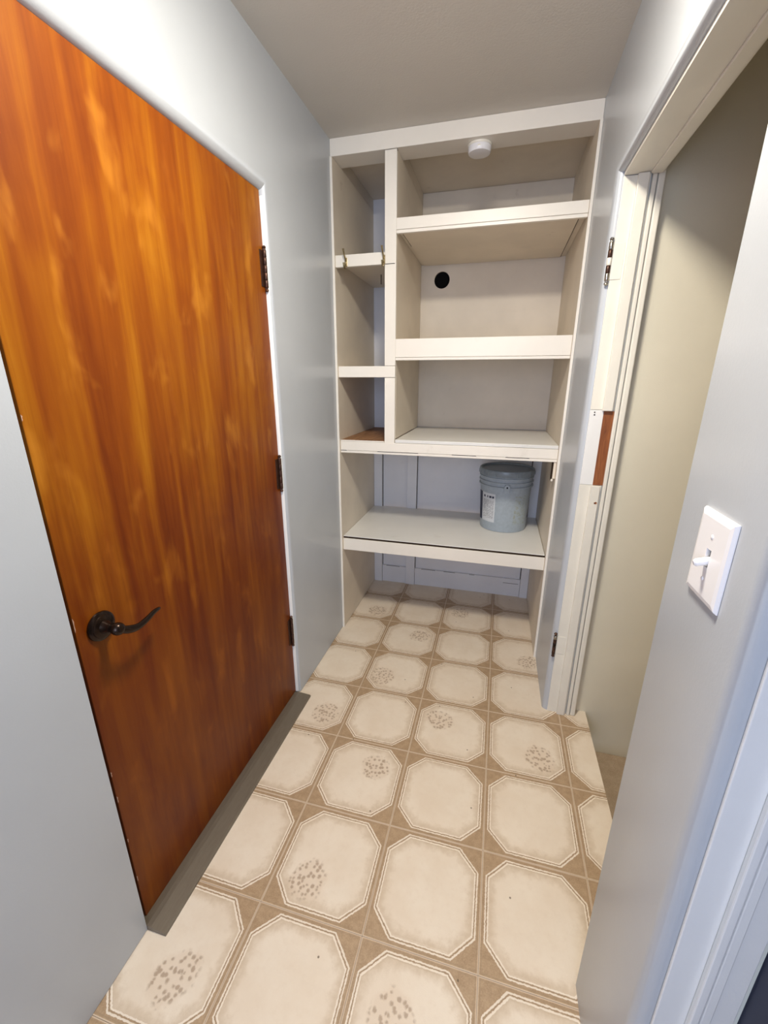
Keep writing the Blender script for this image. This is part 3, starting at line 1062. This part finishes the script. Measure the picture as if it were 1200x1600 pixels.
M['print'] = label_print()
M['label'] = flat('label_paper', (0.62, 0.65, 0.68), 0.5)
lb = patch('label', 206, 248, 0.055, 0.225, 0.0006, M['label'], pl)
patch('label_panel', 190, 208, 0.055, 0.225, 0.0012, M['navy'], lb, 8)
patch('label_print', 213, 245, 0.075, 0.188, 0.0011, M['print'], lb, 10)
for k, (a0, a1) in enumerate(((215, 220), (226, 228.5), (232, 238), (240, 244.5))):
    patch('warning_mark', a0, a1, 0.199, 0.211, 0.0011, M['navy'], lb, 3)
# scuffs of torn adhesive
rt = NT('scuffed_glue_residue')
v = rt.pos()
c_ = rt.mix(rt.smooth(rt.noise(v, 70, 5, 0.7, 1.0), 0.46, 0.62), (0.375, 0.435, 0.48), (0.33, 0.36, 0.31))
M['scuff'] = rt.done(c_, 0.6)
patch('glue_residue', 293, 330, 0.05, 0.22, 0.0004, M['scuff'], pl, 12)
# ear and bail pivot
for a in (272,):
    ar = math.radians(a)
    bm = bmesh.new()
    add_lathe(bm, [(0, 0), (0.017, 0), (0.017, 0.012), (0.014, 0.0150), (0.005, 0.0155), (0.0045, 0.012), (0, 0.012)], (0, 0, 0), 'X', 20)
    add_box(bm, (-0.004, 0.011), (-0.016, 0.016), (-0.030, 0.0), 0.002)
    bmesh.ops.rotate(bm, verts=bm.verts, cent=(0, 0, 0), matrix=Matrix.Rotation(ar, 3, 'Z'))
    bmesh.ops.translate(bm, verts=bm.verts, vec=(bx_ + 0.146 * math.cos(ar), by_ + 0.146 * math.sin(ar), bz_ + 0.274))
    obj('handle_ear', bm, M['pail'], pl, smooth=True)
    bm = bmesh.new()
    add_lathe(bm, [(0, 0.0), (0.0042, 0.0), (0.0042, 0.003), (0, 0.003)], (0, 0, 0), 'X', 12)
    bmesh.ops.rotate(bm, verts=bm.verts, cent=(0, 0, 0), matrix=Matrix.Rotation(ar, 3, 'Z'))
    bmesh.ops.translate(bm, verts=bm.verts, vec=(bx_ + 0.159 * math.cos(ar), by_ + 0.159 * math.sin(ar), bz_ + 0.274))
    obj('ear_hole', bm, M['black'], pl)

# ------------------------------------------------------------------ light switch
sy0, sy1, z0s, z1s = -0.6025, -0.5125, 1.1355, 1.2585
ym, zm = (sy0 + sy1) / 2, (z0s + z1s) / 2
sw = empty('light_switch', (W, ym, zm))
tag(sw, 'white toggle light switch plate on the grey wall by the doorway', 'light switch')
# bevelled plate with a slot cut through it
bm = bmesh.new()
TH, BV = 0.0065, 0.0085
hy_, hz_ = (sy1 - sy0) / 2, (z1s - z0s) / 2
sl_y, sl_z = 0.0062, 0.0125


def ring(h, v, x):
    return [bm.verts.new((x, ym + a * h, zm + b * v)) for a, b in ((-1, -1), (1, -1), (1, 1), (-1, 1))]


loops = [ring(hy_, hz_, W - 0.0003), ring(hy_, hz_, W - 0.0018), ring(hy_ - BV * 0.3, hz_ - BV * 0.3, W - TH * 0.80), ring(hy_ - BV, hz_ - BV, W - TH),
         ring(sl_y, sl_z, W - TH), ring(sl_y, sl_z, W - 0.0012)]
for a, b in zip(loops, loops[1:]):
    for i in range(4):
        j = (i + 1) % 4
        bm.faces.new((a[i], a[j], b[j], b[i]))
plate = obj('switch_plate', bm, M['plastic_white'], sw)
box('toggle_slot', (W - 0.0013, W - 0.0004), (ym - sl_y, ym + sl_y), (zm - sl_z, zm + sl_z), M['black'], sw, 0)
bm = bmesh.new()
pp = smooth_path([(W - 0.0014, ym, zm - 0.0035, 0.0056), (W - 0.0080, ym, zm - 0.0050, 0.0056), (W - 0.0150, ym, zm - 0.0070, 0.0056), (W - 0.0190, ym, zm - 0.0083, 0.0052), (W - 0.0212, ym, zm - 0.0090, 0.0030)], 20)
add_tube(bm, [a[:3] for a in pp], [a[3] for a in pp], 14, (0.86, (0, 1, 0)))
obj('toggle', bm, M['plastic_white'], sw, smooth=True)
for zz in (zm + 0.0302, zm - 0.0302):
    bm = bmesh.new()
    add_lathe(bm, [(0, 0), (0.0032, 0), (0.0028, -0.0008), (0.0016, -0.0013), (0, -0.0014)], (W - TH, ym, zz), 'X', 16)
    obj('screw', bm, M['plastic_white'], sw, smooth=True)

# ------------------------------------------------------------------ ceiling lamp just above the picture's top edge
lx, ly = 0.68, -0.39
cl_ = empty('ceiling_lamp', (lx, ly, H))
tag(cl_, 'shallow domed white lamp on the beige grey ceiling above the orange door', 'lamp')
bm = bmesh.new()
add_lathe(bm, [(0, 0), (0.135, 0), (0.135, -0.016), (0.131, -0.020), (0, -0.020)], (lx, ly, H - 0.0005), n=48)
obj('lamp_body', bm, M['plastic_white'], cl_, smooth=True)
dm = NT('lit_diffuser')
dm.b.inputs['Emission Color'].default_value = (1.0, 0.925, 0.80, 1)
dm.b.inputs['Emission Strength'].default_value = 172.0
M['diffuser'] = dm.done((0.8, 0.8, 0.8), 0.5)
bm = bmesh.new()
DR, DH = 0.125, 0.028
add_lathe(bm, [(DR * math.cos(a), -0.0205 - DH * math.sin(a)) for a in [math.pi / 2 * k / 8 for k in range(8)]] + [(0, -0.0205 - DH)], (lx, ly, H - 0.0005), n=32)
obj('lamp_diffuser', bm, M['diffuser'], cl_, smooth=True)
